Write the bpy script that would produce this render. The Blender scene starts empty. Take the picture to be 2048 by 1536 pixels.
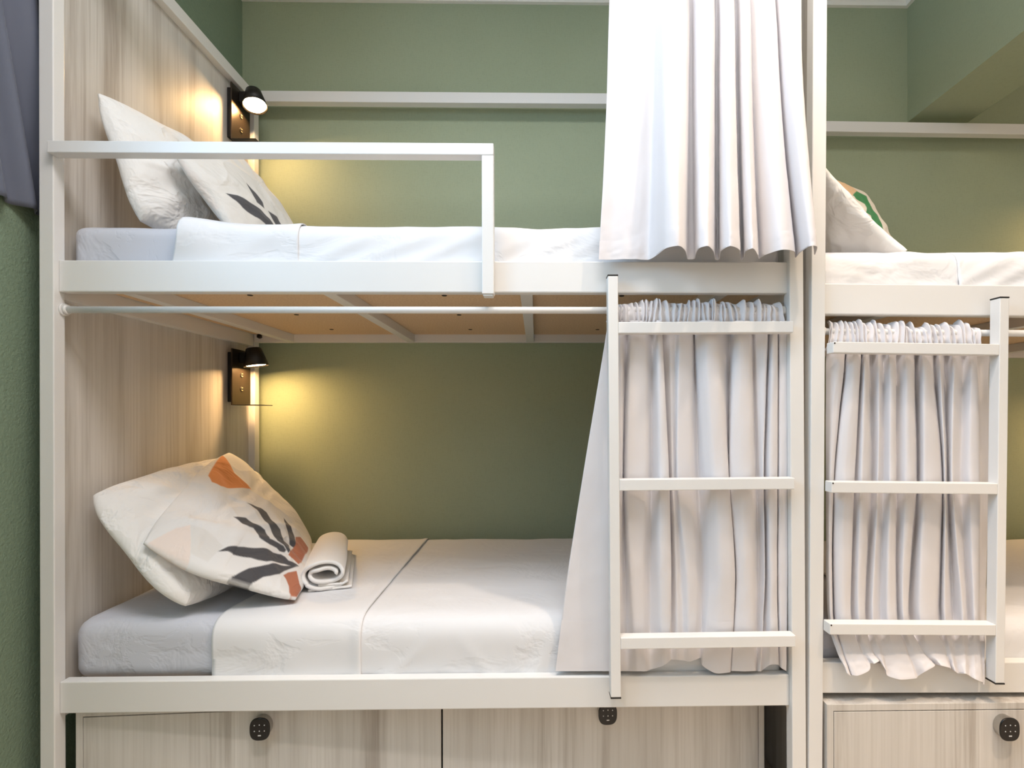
import bpy, bmesh, math, random
import numpy as np
from mathutils import Vector, Matrix, Euler
random.seed(7)
SC = bpy.context.scene
COL = SC.collection
PI = math.pi

# ------------------------------------------------------------------ materials
def nodes_of(name):
    m = bpy.data.materials.new(name); m.use_nodes = True
    nt = m.node_tree; bs = nt.nodes['Principled BSDF']
    return m, nt, bs
def N(nt, t, **kw):
    n = nt.nodes.new(t)
    for k, v in kw.items(): setattr(n, k, v)
    return n
def lin(r, g, b):
    f = lambda c: (c/12.92 if c <= .04045 else ((c+.055)/1.055)**2.4)
    return (f(r/255), f(g/255), f(b/255), 1)
def bump(nt, bs, height_socket, strength, dist):
    b = N(nt, 'ShaderNodeBump'); b.inputs['Strength'].default_value = strength; b.inputs['Distance'].default_value = dist
    nt.links.new(height_socket, b.inputs['Height']); nt.links.new(b.outputs['Normal'], bs.inputs['Normal'])
    return b
def coords(nt, scale=(1,1,1), kind='Object', rot=(0,0,0)):
    tc = N(nt, 'ShaderNodeTexCoord'); mp = N(nt, 'ShaderNodeMapping')
    mp.inputs['Scale'].default_value = scale; mp.inputs['Rotation'].default_value = rot
    nt.links.new(tc.outputs[kind], mp.inputs['Vector'])
    return mp.outputs['Vector']
def noise(nt, vec, scale, detail=3, rough=.5, dist=0):
    n = N(nt, 'ShaderNodeTexNoise')
    n.inputs['Scale'].default_value = scale; n.inputs['Detail'].default_value = detail
    n.inputs['Roughness'].default_value = rough; n.inputs['Distortion'].default_value = dist
    nt.links.new(vec, n.inputs['Vector'])
    return n.outputs['Fac']
def ramp(nt, fac, stops):
    r = N(nt, 'ShaderNodeValToRGB'); e = r.color_ramp.elements
    while len(e) < len(stops): e.new(.5)
    for el, (p, c) in zip(e, stops): el.position = p; el.color = c
    nt.links.new(fac, r.inputs['Fac'])
    return r.outputs['Color']
def mixc(nt, a, b, fac):
    m = N(nt, 'ShaderNodeMix', data_type='RGBA')
    for s, v in ((m.inputs[0], fac), (m.inputs[6], a), (m.inputs[7], b)):
        if isinstance(v, bpy.types.NodeSocket): nt.links.new(v, s)
        else: s.default_value = v
    return m.outputs[2]
def plain(name, col, rough=.5, metal=0, spec=.5):
    m, nt, bs = nodes_of(name)
    bs.inputs['Base Color'].default_value = col; bs.inputs['Roughness'].default_value = rough
    bs.inputs['Metallic'].default_value = metal; bs.inputs['Specular IOR Level'].default_value = spec
    v = coords(nt); h = noise(nt, v, 90, 2); bump(nt, bs, h, .02, .001)
    return m
def wall_paint(name='sage_wall', c0=lin(153,163,137), c1=lin(159,169,144), stucco=0):
    m, nt, bs = nodes_of(name)
    v = coords(nt)
    a = noise(nt, coords(nt, (60, 60, 400)), 1, 2); b = noise(nt, coords(nt, (400, 400, 50)), 1, 2)
    c = noise(nt, v, 1.3, 2)
    add = N(nt, 'ShaderNodeMath', operation='ADD'); nt.links.new(a, add.inputs[0]); nt.links.new(b, add.inputs[1])
    col = ramp(nt, c, [(.3, c0), (.7, c1)])
    fine = ramp(nt, add.outputs[0], [(.55, (.93,.93,.93,1)), (1.0, (1.05,1.05,1.05,1))])
    mx = N(nt, 'ShaderNodeMix', data_type='RGBA', blend_type='MULTIPLY'); mx.inputs[0].default_value = 1
    nt.links.new(col, mx.inputs[6]); nt.links.new(fine, mx.inputs[7])
    nt.links.new(mx.outputs[2], bs.inputs['Base Color'])
    bs.inputs['Roughness'].default_value = .78; bs.inputs['Specular IOR Level'].default_value = .25
    if stucco: bump(nt, bs, noise(nt, v, 130, 3, .6), .7, .004)
    else: bump(nt, bs, add.outputs[0], .25, .0012)
    return m
def wood(name, base, dark, light, seed=0):
    m, nt, bs = nodes_of(name)
    g = noise(nt, coords(nt, (13, 13, .55), 'Object'), 1.0, 6, .62, .35)
    f = noise(nt, coords(nt, (150, 150, 2.2), 'Object'), 1.0, 3, .6)
    big = noise(nt, coords(nt, (4.2, 4.2, .16), 'Object'), 1.0, 3, .5, .5)
    c1 = ramp(nt, g, [(.28, dark), (.46, base), (.62, light), (.78, base)])
    c2 = mixc(nt, c1, dark, ramp(nt, f, [(.46, (0,0,0,1)), (.85, (.45,.45,.45,1))]))
    c3 = mixc(nt, c2, base, ramp(nt, big, [(.35, (.55,.55,.55,1)), (.65, (.05,.05,.05,1))]))
    nt.links.new(c3, bs.inputs['Base Color'])
    bs.inputs['Roughness'].default_value = .5; bs.inputs['Specular IOR Level'].default_value = .35
    bump(nt, bs, f, .06, .0006)
    return m
def fabric(name, col, rough=.9, weave=700, wr=.0, wscale=9, stretch=(1,1,1), trans=.0, rot=(0,0,0), sheen=.15, ridge=1.0):
    m, nt, bs = nodes_of(name)
    v = coords(nt)
    w = noise(nt, coords(nt, (1, 1, 1)), weave, 1)
    k = noise(nt, coords(nt, stretch, rot=rot), wscale, 4, .55, .6)
    bs.inputs['Base Color'].default_value = col; bs.inputs['Roughness'].default_value = rough
    bs.inputs['Sheen Weight'].default_value = sheen; bs.inputs['Specular IOR Level'].default_value = .2
    b1 = bump(nt, bs, w, .12, .0006)
    if wr:
        b2 = N(nt, 'ShaderNodeBump'); b2.inputs['Strength'].default_value = wr; b2.inputs['Distance'].default_value = .02
        sub = N(nt, 'ShaderNodeMath', operation='SUBTRACT'); nt.links.new(k, sub.inputs[0]); sub.inputs[1].default_value = .5
        ab = N(nt, 'ShaderNodeMath', operation='ABSOLUTE'); nt.links.new(sub.outputs[0], ab.inputs[0])
        ad = N(nt, 'ShaderNodeMath', operation='MULTIPLY_ADD'); nt.links.new(ab.outputs[0], ad.inputs[0]); ad.inputs[1].default_value = -ridge; nt.links.new(k, ad.inputs[2])
        nt.links.new(ad.outputs[0], b2.inputs['Height']); nt.links.new(b1.outputs['Normal'], b2.inputs['Normal'])
        nt.links.new(b2.outputs['Normal'], bs.inputs['Normal'])
    if trans:
        out = nt.nodes['Material Output']; tr = N(nt, 'ShaderNodeBsdfTranslucent'); tr.inputs['Color'].default_value = col
        mx = N(nt, 'ShaderNodeMixShader'); mx.inputs[0].default_value = trans
        nt.links.new(bs.outputs[0], mx.inputs[1]); nt.links.new(tr.outputs[0], mx.inputs[2]); nt.links.new(mx.outputs[0], out.inputs['Surface'])
    return m
def printed(name, wr=.55):
    m = fabric(name, (1,1,1,1), wr=wr, wscale=6, ridge=1.6)
    nt = m.node_tree; bs = nt.nodes['Principled BSDF']
    a = N(nt, 'ShaderNodeAttribute', attribute_name='print'); nt.links.new(a.outputs['Color'], bs.inputs['Base Color'])
    return m
def emit(name, col, s):
    m = bpy.data.materials.new(name); m.use_nodes = True; nt = m.node_tree
    nt.nodes.remove(nt.nodes['Principled BSDF']); e = N(nt, 'ShaderNodeEmission')
    e.inputs['Color'].default_value = col; e.inputs['Strength'].default_value = s
    nt.links.new(e.outputs[0], nt.nodes['Material Output'].inputs['Surface'])
    return m
def particle_board():
    m, nt, bs = nodes_of('particle_board')
    a = noise(nt, coords(nt), 160, 3, .7); b = noise(nt, coords(nt), 30, 2)
    c = ramp(nt, a, [(.35, lin(190,160,124)), (.5, lin(222,194,158)), (.68, lin(236,212,182))])
    nt.links.new(mixc(nt, c, lin(216,186,150), .5), bs.inputs['Base Color']); bs.inputs['Roughness'].default_value = .8
    return m

M = {}
M['metal'] = plain('white_powder_coat', lin(221,220,218), .38, 0, .5)
M['wall'] = wall_paint()
M['stucco'] = wall_paint('shaded_green_stucco', lin(118,136,115), lin(126,143,122), 1)  # wall green made darker, so the left wall's shade is in the colour
M['wood'] = wood('ash_laminate', lin(200,196,190), lin(142,130,119), lin(214,210,205))
M['sheet'] = fabric('white_sheet', lin(222,222,224), wr=.35, wscale=5, stretch=(1,1,1.6))
M['sheet_wrinkled'] = fabric('white_sheet_wrinkled', lin(222,222,224), wr=.5, wscale=6, stretch=(1.2,1.2,4.2), rot=(0, -.5, 0))
M['fitted'] = fabric('grey_white_fitted_sheet', lin(198,201,211), wr=.38, wscale=9)
M['curtain'] = fabric('white_satin_curtain', lin(229,226,228), rough=.62, weave=900, wr=.05, wscale=8, stretch=(1,1,.4), trans=.15, sheen=.3)
M['pillow'] = fabric('white_pillowcase', lin(230,229,227), wr=.9, wscale=6, ridge=1.8)
M['print'] = printed('printed_pillowcase')
M['towel'] = fabric('white_terry', lin(234,231,228), rough=1, weave=420, wr=.18, wscale=160, sheen=.5)
M['grey_curtain'] = fabric('slate_curtain', lin(100,105,120), rough=.6, wr=.15, wscale=10, stretch=(1,1,.3))
M['black'] = plain('black_plastic', lin(24,22,21), .45)
M['lamp_black'] = plain('matte_black_metal', lin(30,27,25), .42, .3)
M['plate'] = plain('dark_bronze_plate', lin(64,54,45), .34, .75)
M['chrome'] = plain('satin_chrome', lin(190,188,184), .28, 1)
M['dark'] = plain('dark_screw', lin(52,42,34), .5, .4)
M['grey_mark'] = plain('pale_key_marks', lin(205,205,205), .5)
M['gloss_black'] = plain('gloss_black_keypad', lin(16,15,15), .18)
M['board'] = particle_board()
M['ceiling'] = plain('white_ceiling_paint', lin(236,234,228), .85)
M['floor'] = wood('grey_oak_floor', lin(186,174,160), lin(160,146,132), lin(202,190,176))
M['bulb'] = emit('warm_led', (1, .60, .25, 1), 215)
M['socket_mark'] = plain('brass_mark', lin(205,180,140), .4, .6)
def glass():
    m, nt, bs = nodes_of('window_glass')
    bs.inputs['Transmission Weight'].default_value = 1; bs.inputs['Roughness'].default_value = 0; bs.inputs['IOR'].default_value = 1.45
    return m
M['glass'] = glass()

# ------------------------------------------------------------------ mesh helpers
def bm_box(bm, x0, x1, y0, y1, z0, z1, bev=.0, mi=0):
    r = bmesh.ops.create_cube(bm, size=1)
    vs = r['verts']
    for v in vs:
        v.co = Vector(((x0+x1)/2 + v.co.x*(x1-x0), (y0+y1)/2 + v.co.y*(y1-y0), (z0+z1)/2 + v.co.z*(z1-z0)))
    fs = set(f for v in vs for f in v.link_faces)
    for f in fs: f.material_index = mi
    if bev:
        es = list(set(e for v in vs for e in v.link_edges))
        bmesh.ops.bevel(bm, geom=es, offset=bev, segments=2, profile=.5, affect='EDGES')
    return vs
def bm_cyl(bm, p0, p1, r0, r1=None, seg=24, mi=0, caps=True):
    r1 = r0 if r1 is None else r1
    p0, p1 = Vector(p0), Vector(p1); d = p1-p0
    r = bmesh.ops.create_cone(bm, cap_ends=caps, segments=seg, radius1=r0, radius2=r1, depth=d.length)
    mt = Matrix.Translation((p0+p1)/2) @ d.to_track_quat('Z', 'Y').to_matrix().to_4x4()
    bmesh.ops.transform(bm, matrix=mt, verts=r['verts'])
    for f in set(f for v in r['verts'] for f in v.link_faces): f.material_index = mi; f.smooth = len(f.verts) == 4
    return r['verts']
def shear_x(bm, z0, x0, z1, x1):
    """lean the piece: x offset x0 at height z0 going to x1 at height z1"""
    for v in bm.verts:
        v.co.x += x0 + (x1-x0)*(v.co.z-z0)/(z1-z0)
def link(o, parent=None):
    COL.objects.link(o)
    if parent is not None: o.parent = parent
    return o
def part(name, bm, mats, parent=None, smooth=False):
    me = bpy.data.meshes.new(name)
    bmesh.ops.recalc_face_normals(bm, faces=bm.faces)
    base = parent
    while base is not None and base.parent is not None: base = base.parent
    if base is not None and base.type == 'EMPTY':
        bmesh.ops.translate(bm, vec=-base.location, verts=bm.verts)
    bm.to_mesh(me); bm.free()
    for m in (mats if isinstance(mats, (list, tuple)) else [mats]): me.materials.append(m)
    if smooth:
        for p in me.polygons: p.use_smooth = True
    return link(bpy.data.objects.new(name, me), parent)
def boxpart(name, dims, mat, parent, bev=.003):
    bm = bmesh.new(); bm_box(bm, *dims, bev=bev)
    return part(name, bm, mat, parent)
def empty(name, loc):
    o = bpy.data.objects.new(name, None); o.location = loc; o.empty_display_size = .1
    return link(o)
def tag(o, label, cat, group=None, kind=None):
    o['label'] = label; o['category'] = cat
    if group: o['group'] = group
    if kind: o['kind'] = kind
    return o
def struct(o):
    o['kind'] = 'structure'; return o
def copy_tree(o, parent=None):
    c = o.copy(); COL.objects.link(c)
    if parent is not None: c.parent = parent
    for ch in list(o.children): copy_tree(ch, c)
    return c
def grid_mesh(name, P, mats, parent=None, closed_u=False, smooth=True, thick=0, quad_mi=None):
    """P: array (rows, cols, 3) -> quad mesh"""
    R_, C_ = P.shape[:2]
    base = parent
    while base is not None and base.parent is not None: base = base.parent
    V = P.reshape(-1, 3).copy()
    if base is not None and base.type == 'EMPTY': V -= np.array(base.location)
    F = []
    cc = C_ if closed_u else C_-1
    for i in range(R_-1):
        for j in range(cc):
            j2 = (j+1) % C_
            F.append((i*C_+j, i*C_+j2, (i+1)*C_+j2, (i+1)*C_+j))
    me = bpy.data.meshes.new(name); me.from_pydata(V.tolist(), [], F); me.update()
    for m in (mats if isinstance(mats, (list, tuple)) else [mats]): me.materials.append(m)
    if smooth: me.polygons.foreach_set('use_smooth', [True]*len(F))
    o = link(bpy.data.objects.new(name, me), parent)
    if thick:
        s = o.modifiers.new('thickness', 'SOLIDIFY'); s.thickness = thick; s.offset = 0
    return o
def catmull(pts, n):
    """open Catmull-Rom (centripetal-ish by index) through pts (k,d) -> (n,d)"""
    p = np.asarray(pts, float); k = len(p)
    e = np.vstack([2*p[0]-p[1], p, 2*p[-1]-p[-2]])
    t = np.linspace(0, k-1, n); i = np.clip(t.astype(int), 0, k-2); f = (t-i)[:, None]
    a, b, c, d = e[i], e[i+1], e[i+2], e[i+3]
    T = .42
    m1, m2 = T*(c-a), T*(d-b)
    return (2*f**3-3*f**2+1)*b + (f**3-2*f**2+f)*m1 + (-2*f**3+3*f**2)*c + (f**3-f**2)*m2
def wob(x, y, seed, octaves=5, f0=1.0):
    """cheap smooth pseudo-noise field, about -1..1"""
    r = np.random.RandomState(seed); s = 0; tot = 0
    for k in range(octaves):
        f = f0*1.7**k
        for q in range(3):
            a = r.uniform(0, 2*PI); ph = r.uniform(0, 2*PI); w = r.uniform(.7, 1.3)
            g = .6**k
            s = s + g*np.sin(w*f*2*PI*(x*math.cos(a)+y*math.sin(a))+ph + .8*np.sin(2*PI*f*.5*(x*math.sin(a)-y*math.cos(a))+ph))
            tot += g*.6
    return s/tot
def smooth01(x): 
    x = np.clip(x, 0, 1); return x*x*(3-2*x)

# ------------------------------------------------------------------ soft things
def pillow_surface(c, th_front, th_back, n, seed, bow=-.035, wr=.006, rnd=.0):
    c = np.asarray(c, float)
    u, v = np.meshgrid(np.linspace(0, 1, n), np.linspace(0, 1, n), indexing='ij')
    a, b = 2*u-1, 2*v-1
    r = np.random.RandomState(seed)
    a2 = a*(1-bow*(1-b**2)) + .012*np.sin(5*b+r.uniform(0, 6))*np.abs(a)**3
    b2 = b*(1-bow*(1-a**2)) + .012*np.sin(5*a+r.uniform(0, 6))*np.abs(b)**3
    k = 1-rnd*(a*a*b*b)**1.6; a2, b2 = a2*k, b2*k
    U, V = ((a2+1)/2)[..., None], ((b2+1)/2)[..., None]
    P = c[0]*(1-U)*(1-V)+c[1]*U*(1-V)+c[2]*U*V+c[3]*(1-U)*V
    Nn = np.cross(c[1]-c[0], c[3]-c[0]); Nn /= np.linalg.norm(Nn)
    prof = ((1-a**2)*(1-b**2))
    t = np.clip(prof, 0, 1)**.46
    # creases that run in from the corners and edges
    rad = np.sqrt(a**2+b**2); ang = np.arctan2(b, a)
    cre = np.sin(11*ang+3*np.sin(2.3*ang+r.uniform(0, 6))+r.uniform(0, 6))*smooth01((rad-.35)/.6)*t
    w = wob(u, v, seed, 4, 1.3)*t
    ridg = (1-np.abs(wob(u*1.2, v*.9, seed+5, 3, 1.1)))**3*t
    Nn = Nn[None, None]
    edge = (.0035*(1-t))[..., None]
    folds = sum(g*np.exp(-(((a*math.cos(f)+b*math.sin(f))-o+.12*np.sin(3*(b*math.cos(f)-a*math.sin(f))+f))/.06)**2) for f, o, g in zip(r.uniform(0, PI, 7), r.uniform(-.6, .6, 7), r.uniform(-.8, 1.3, 7)))*t
    hf = th_front*t + wr*(1.3*w+.6*cre+.9*ridg+.8*folds)
    hb = th_back*t + wr*(.8*w)
    return P+Nn*(hf[..., None]+edge), P-Nn*(hb[..., None]+edge), u, v
def poly_cover(u, v, poly, soft):
    """soft inside test of a polygon in uv"""
    poly = np.asarray(poly, float); inside = np.zeros(u.shape, bool); d = np.full(u.shape, 9.)
    k = len(poly); j = k-1
    for i in range(k):
        xi, yi = poly[i]; xj, yj = poly[j]
        cond = ((yi > v) != (yj > v)) & (u < (xj-xi)*(v-yi)/(yj-yi+1e-12)+xi)
        inside ^= cond
        ex, ey = xj-xi, yj-yi
        t = np.clip(((u-xi)*ex+(v-yi)*ey)/(ex*ex+ey*ey+1e-12), 0, 1)
        d = np.minimum(d, np.hypot(u-xi-t*ex, v-yi-t*ey)); j = i
    sd = np.where(inside, d, -d)
    return np.clip(.5+sd/soft, 0, 1)
def make_pillow(name, c, tf, tb, seed, mat, n=64, prints=None, ground=(.86,.85,.83), bow=-.035, wr=.006, rnd=.0):
    Fp, Bp, u, v = pillow_surface(c, tf, tb, n, seed, bow, wr, rnd)
    V = np.vstack([Fp.reshape(-1, 3), Bp.reshape(-1, 3)])
    q = n*n; faces = []
    for i in range(n-1):
        for j in range(n-1):
            faces.append((i*n+j, (i+1)*n+j, (i+1)*n+j+1, i*n+j+1))
            faces.append((q+i*n+j, q+i*n+j+1, q+(i+1)*n+j+1, q+(i+1)*n+j))
    rim = [(i, 0) for i in range(n)]+[(n-1, j) for j in range(1, n)]+[(i, n-1) for i in range(n-2, -1, -1)]+[(0, j) for j in range(n-2, 0, -1)]
    for k in range(len(rim)):
        a = rim[k]; b = rim[(k+1) % len(rim)]
        faces.append((a[0]*n+a[1], q+a[0]*n+a[1], q+b[0]*n+b[1], b[0]*n+b[1]))
    me = bpy.data.meshes.new(name); me.from_pydata(V.tolist(), [], faces); me.update()
    me.materials.append(mat); me.polygons.foreach_set('use_smooth', [True]*len(faces))
    if prints is not None:
        colr = np.ones((q, 3))*np.array(ground)
        for pc, poly in prints:
            k = poly_cover(u.ravel(), v.ravel(), poly, 1.1/n)[:, None]
            colr = colr*(1-k)+np.array(pc)*k
        full = np.ones((2*q, 4)); full[:q, :3] = colr; full[q:, :3] = colr
        at = me.color_attributes.new('print', 'FLOAT_COLOR', 'POINT'); at.data.foreach_set('color', full.ravel())
    return link(bpy.data.objects.new(name, me))

# ------------------------------------------------------------------ measured folds, prints and pillow corners (metres / uv)
UP_HEM = [(0.171, -0.02), (0.204, -0.015), (0.239, -0.02), (0.275, -0.02), (0.306, -0.015), (0.319, -0.05), (0.33, -0.11), (0.356, -0.13), (0.38, -0.1), (0.401, -0.05), (0.413, -0.018), (0.429, -0.02), (0.422, -0.06), (0.415, -0.11), (0.433, -0.125), (0.463, -0.08), (0.488, -0.018), (0.497, -0.02), (0.478, -0.09), (0.486, -0.13), (0.521, -0.1), (0.556, -0.02), (0.56, -0.03), (0.541, -0.09), (0.55, -0.115), (0.585, -0.06), (0.604, -0.025), (0.605, -0.06), (0.629, -0.1), (0.669, -0.085), (0.7, -0.03), (0.691, -0.07), (0.688, -0.125), (0.71, -0.12), (0.741, -0.05)]
UP_TOP = [(0.2, -0.02), (0.23, -0.015), (0.263, -0.02), (0.297, -0.02), (0.321, -0.015), (0.329, -0.034), (0.34, -0.06), (0.365, -0.07), (0.398, -0.056), (0.414, -0.034), (0.417, -0.018), (0.425, -0.02), (0.425, -0.038), (0.429, -0.06), (0.456, -0.067), (0.476, -0.047), (0.488, -0.018), (0.496, -0.02), (0.491, -0.052), (0.502, -0.07), (0.524, -0.056), (0.541, -0.02), (0.547, -0.025), (0.544, -0.052), (0.555, -0.063), (0.574, -0.038), (0.584, -0.022), (0.592, -0.038), (0.611, -0.056), (0.637, -0.049), (0.651, -0.025), (0.652, -0.043), (0.664, -0.067), (0.693, -0.065), (0.702, -0.034)]
LOW_L = [[0.196, 0.03, 1.421, 0.132, 0.03, 1.039, 0.087, 0.03, 0.753, 0.053, 0.022, 0.49], [0.215, 0.03, 1.421, 0.186, 0.03, 1.039, 0.164, 0.03, 0.752, 0.149, 0.022, 0.489], [0.238, 0.02, 1.419, 0.235, 0.02, 1.04, 0.226, 0.02, 0.755, 0.218, 0.019, 0.49], [0.258, 0.045, 1.423, 0.246, 0.045, 1.037, 0.251, 0.045, 0.747, 0.254, 0.028, 0.485], [0.264, 0.015, 1.419, 0.253, 0.015, 1.04, 0.262, 0.015, 0.756, 0.28, 0.017, 0.49], [0.304, 0.02, 1.419, 0.303, 0.02, 1.039, 0.295, 0.02, 0.754, 0.302, 0.019, 0.488], [0.329, 0.045, 1.423, 0.327, 0.045, 1.037, 0.322, 0.045, 0.746, 0.32, 0.028, 0.489], [0.336, 0.01, 1.418, 0.342, 0.01, 1.04, 0.342, 0.01, 0.757, 0.35, 0.016, 0.505], [0.35, 0.015, 1.419, 0.367, 0.015, 1.04, 0.372, 0.015, 0.755, 0.368, 0.017, 0.516], [0.356, 0.05, 1.424, 0.375, 0.05, 1.036, 0.383, 0.05, 0.744, 0.377, 0.03, 0.515], [0.376, 0.03, 1.421, 0.382, 0.03, 1.038, 0.392, 0.03, 0.751, 0.393, 0.022, 0.518], [0.392, 0.035, 1.422, 0.394, 0.035, 1.037, 0.407, 0.035, 0.749, 0.412, 0.024, 0.515], [0.402, 0.02, 1.419, 0.395, 0.02, 1.039, 0.421, 0.02, 0.753, 0.425, 0.019, 0.514], [0.437, 0.03, 1.421, 0.432, 0.03, 1.038, 0.448, 0.03, 0.75, 0.442, 0.022, 0.518], [0.451, 0.055, 1.425, 0.462, 0.055, 1.035, 0.47, 0.055, 0.742, 0.462, 0.031, 0.518], [0.449, 0.025, 1.42, 0.472, 0.025, 1.038, 0.486, 0.025, 0.751, 0.463, 0.021, 0.502], [0.469, 0.005, 1.417, 0.494, 0.005, 1.04, 0.51, 0.005, 0.757, 0.496, 0.014, 0.484], [0.502, 0.012, 1.418, 0.531, 0.012, 1.039, 0.548, 0.012, 0.755, 0.536, 0.016, 0.485], [0.552, 0.055, 1.425, 0.55, 0.055, 1.035, 0.568, 0.055, 0.742, 0.544, 0.031, 0.481], [0.553, 0.02, 1.419, 0.542, 0.02, 1.039, 0.56, 0.02, 0.752, 0.545, 0.019, 0.487], [0.568, 0.008, 1.418, 0.567, 0.008, 1.04, 0.578, 0.008, 0.756, 0.573, 0.015, 0.488], [0.593, 0.015, 1.419, 0.599, 0.015, 1.039, 0.6, 0.015, 0.754, 0.606, 0.017, 0.487], [0.615, 0.045, 1.423, 0.624, 0.045, 1.035, 0.63, 0.045, 0.744, 0.616, 0.028, 0.482], [0.619, 0.03, 1.421, 0.629, 0.03, 1.037, 0.637, 0.03, 0.749, 0.619, 0.022, 0.484], [0.644, 0.02, 1.419, 0.634, 0.02, 1.038, 0.637, 0.02, 0.752, 0.624, 0.019, 0.486], [0.66, 0.045, 1.423, 0.646, 0.045, 1.035, 0.65, 0.045, 0.744, 0.63, 0.028, 0.481], [0.657, 0.012, 1.418, 0.647, 0.012, 1.039, 0.649, 0.012, 0.754, 0.65, 0.016, 0.505], [0.673, 0.018, 1.419, 0.671, 0.018, 1.038, 0.669, 0.018, 0.752, 0.672, 0.018, 0.504], [0.688, 0.045, 1.423, 0.686, 0.045, 1.035, 0.684, 0.045, 0.744, 0.681, 0.028, 0.496], [0.682, 0.02, 1.419, 0.68, 0.02, 1.038, 0.678, 0.02, 0.752, 0.683, 0.019, 0.494], [0.7, 0.02, 1.419, 0.701, 0.02, 1.038, 0.701, 0.02, 0.751, 0.697, 0.019, 0.485]]
LOW_R = [[0.817, 0.03, 1.332, 0.817, 0.03, 1.015, 0.82, 0.03, 0.649, 0.828, 0.002, 0.552, 0.843, -0.015, 0.508], [0.837, 0.015, 1.331, 0.819, 0.015, 1.017, 0.819, 0.015, 0.655, 0.834, -0.0, 0.552, 0.844, -0.022, 0.498], [0.86, 0.02, 1.331, 0.831, 0.02, 1.016, 0.827, 0.02, 0.653, 0.841, 0.0, 0.552, 0.854, -0.02, 0.49], [0.88, 0.05, 1.334, 0.849, 0.05, 1.013, 0.847, 0.05, 0.641, 0.846, 0.004, 0.55, 0.865, -0.005, 0.483], [0.871, 0.02, 1.331, 0.839, 0.02, 1.016, 0.838, 0.02, 0.653, 0.849, 0.0, 0.552, 0.859, -0.02, 0.492], [0.883, 0.008, 1.33, 0.858, 0.008, 1.018, 0.85, 0.008, 0.657, 0.866, -0.001, 0.553, 0.872, -0.026, 0.493], [0.903, 0.015, 1.331, 0.886, 0.015, 1.017, 0.875, 0.015, 0.654, 0.892, -0.0, 0.552, 0.904, -0.022, 0.505], [0.922, 0.04, 1.333, 0.904, 0.04, 1.014, 0.893, 0.04, 0.645, 0.897, 0.003, 0.551, 0.915, -0.01, 0.519], [0.915, 0.012, 1.331, 0.905, 0.012, 1.017, 0.896, 0.012, 0.655, 0.91, -0.001, 0.552, 0.917, -0.024, 0.524], [0.929, 0.02, 1.331, 0.927, 0.02, 1.016, 0.918, 0.02, 0.652, 0.925, 0.0, 0.551, 0.932, -0.02, 0.528], [0.958, 0.05, 1.334, 0.96, 0.05, 1.012, 0.941, 0.05, 0.641, 0.93, 0.004, 0.55, 0.943, -0.005, 0.523], [0.96, 0.02, 1.331, 0.958, 0.02, 1.016, 0.942, 0.02, 0.652, 0.946, 0.0, 0.551, 0.95, -0.02, 0.506], [0.984, 0.035, 1.333, 0.982, 0.035, 1.014, 0.973, 0.035, 0.646, 0.961, 0.002, 0.55, 0.96, -0.012, 0.486], [0.986, 0.01, 1.33, 0.985, 0.01, 1.017, 0.977, 0.01, 0.655, 0.987, -0.001, 0.551, 0.988, -0.025, 0.481], [1.005, 0.018, 1.331, 1.005, 0.018, 1.016, 1.004, 0.018, 0.652, 1.019, 0.0, 0.551, 1.032, -0.021, 0.482], [1.025, 0.04, 1.333, 1.024, 0.04, 1.013, 1.026, 0.04, 0.644, 1.028, 0.003, 0.549, 1.045, -0.01, 0.481], [1.032, 0.012, 1.33, 1.032, 0.012, 1.017, 1.021, 0.012, 0.654, 1.043, -0.001, 0.551, 1.057, -0.024, 0.501], [1.058, 0.02, 1.331, 1.061, 0.02, 1.016, 1.041, 0.02, 0.651, 1.064, 0.0, 0.55, 1.085, -0.02, 0.513], [1.089, 0.055, 1.334, 1.096, 0.055, 1.011, 1.07, 0.055, 0.638, 1.07, 0.005, 0.548, 1.101, -0.002, 0.51], [1.08, 0.012, 1.33, 1.082, 0.012, 1.016, 1.07, 0.012, 0.654, 1.09, -0.001, 0.55, 1.101, -0.024, 0.517], [1.11, 0.02, 1.331, 1.134, 0.02, 1.015, 1.119, 0.02, 0.65, 1.123, 0.0, 0.55, 1.127, -0.02, 0.509], [1.137, 0.045, 1.333, 1.161, 0.045, 1.012, 1.153, 0.045, 0.641, 1.136, 0.003, 0.548, 1.143, -0.008, 0.498], [1.131, 0.015, 1.331, 1.144, 0.015, 1.016, 1.143, 0.015, 0.652, 1.145, -0.0, 0.55, 1.141, -0.022, 0.5], [1.17, 0.045, 1.333, 1.176, 0.045, 1.012, 1.189, 0.045, 0.641, 1.161, 0.003, 0.548, 1.159, -0.008, 0.488], [1.166, 0.01, 1.33, 1.161, 0.01, 1.016, 1.189, 0.01, 0.654, 1.183, -0.001, 0.55, 1.167, -0.025, 0.495], [1.212, 0.035, 1.332, 1.203, 0.035, 1.013, 1.224, 0.035, 0.644, 1.198, 0.002, 0.548, 1.188, -0.012, 0.483], [1.216, 0.012, 1.33, 1.213, 0.012, 1.016, 1.223, 0.012, 0.653, 1.214, -0.001, 0.549, 1.195, -0.024, 0.479], [1.238, 0.02, 1.331, 1.245, 0.02, 1.015, 1.24, 0.02, 0.649, 1.228, 0.0, 0.549, 1.215, -0.02, 0.47], [1.271, 0.05, 1.334, 1.273, 0.05, 1.011, 1.27, 0.05, 0.638, 1.234, 0.004, 0.547, 1.231, -0.005, 0.457], [1.3, 0.05, 1.334, 1.3, 0.05, 1.011, 1.287, 0.05, 0.638, 1.246, 0.004, 0.547, 1.236, -0.005, 0.454]]
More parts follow.
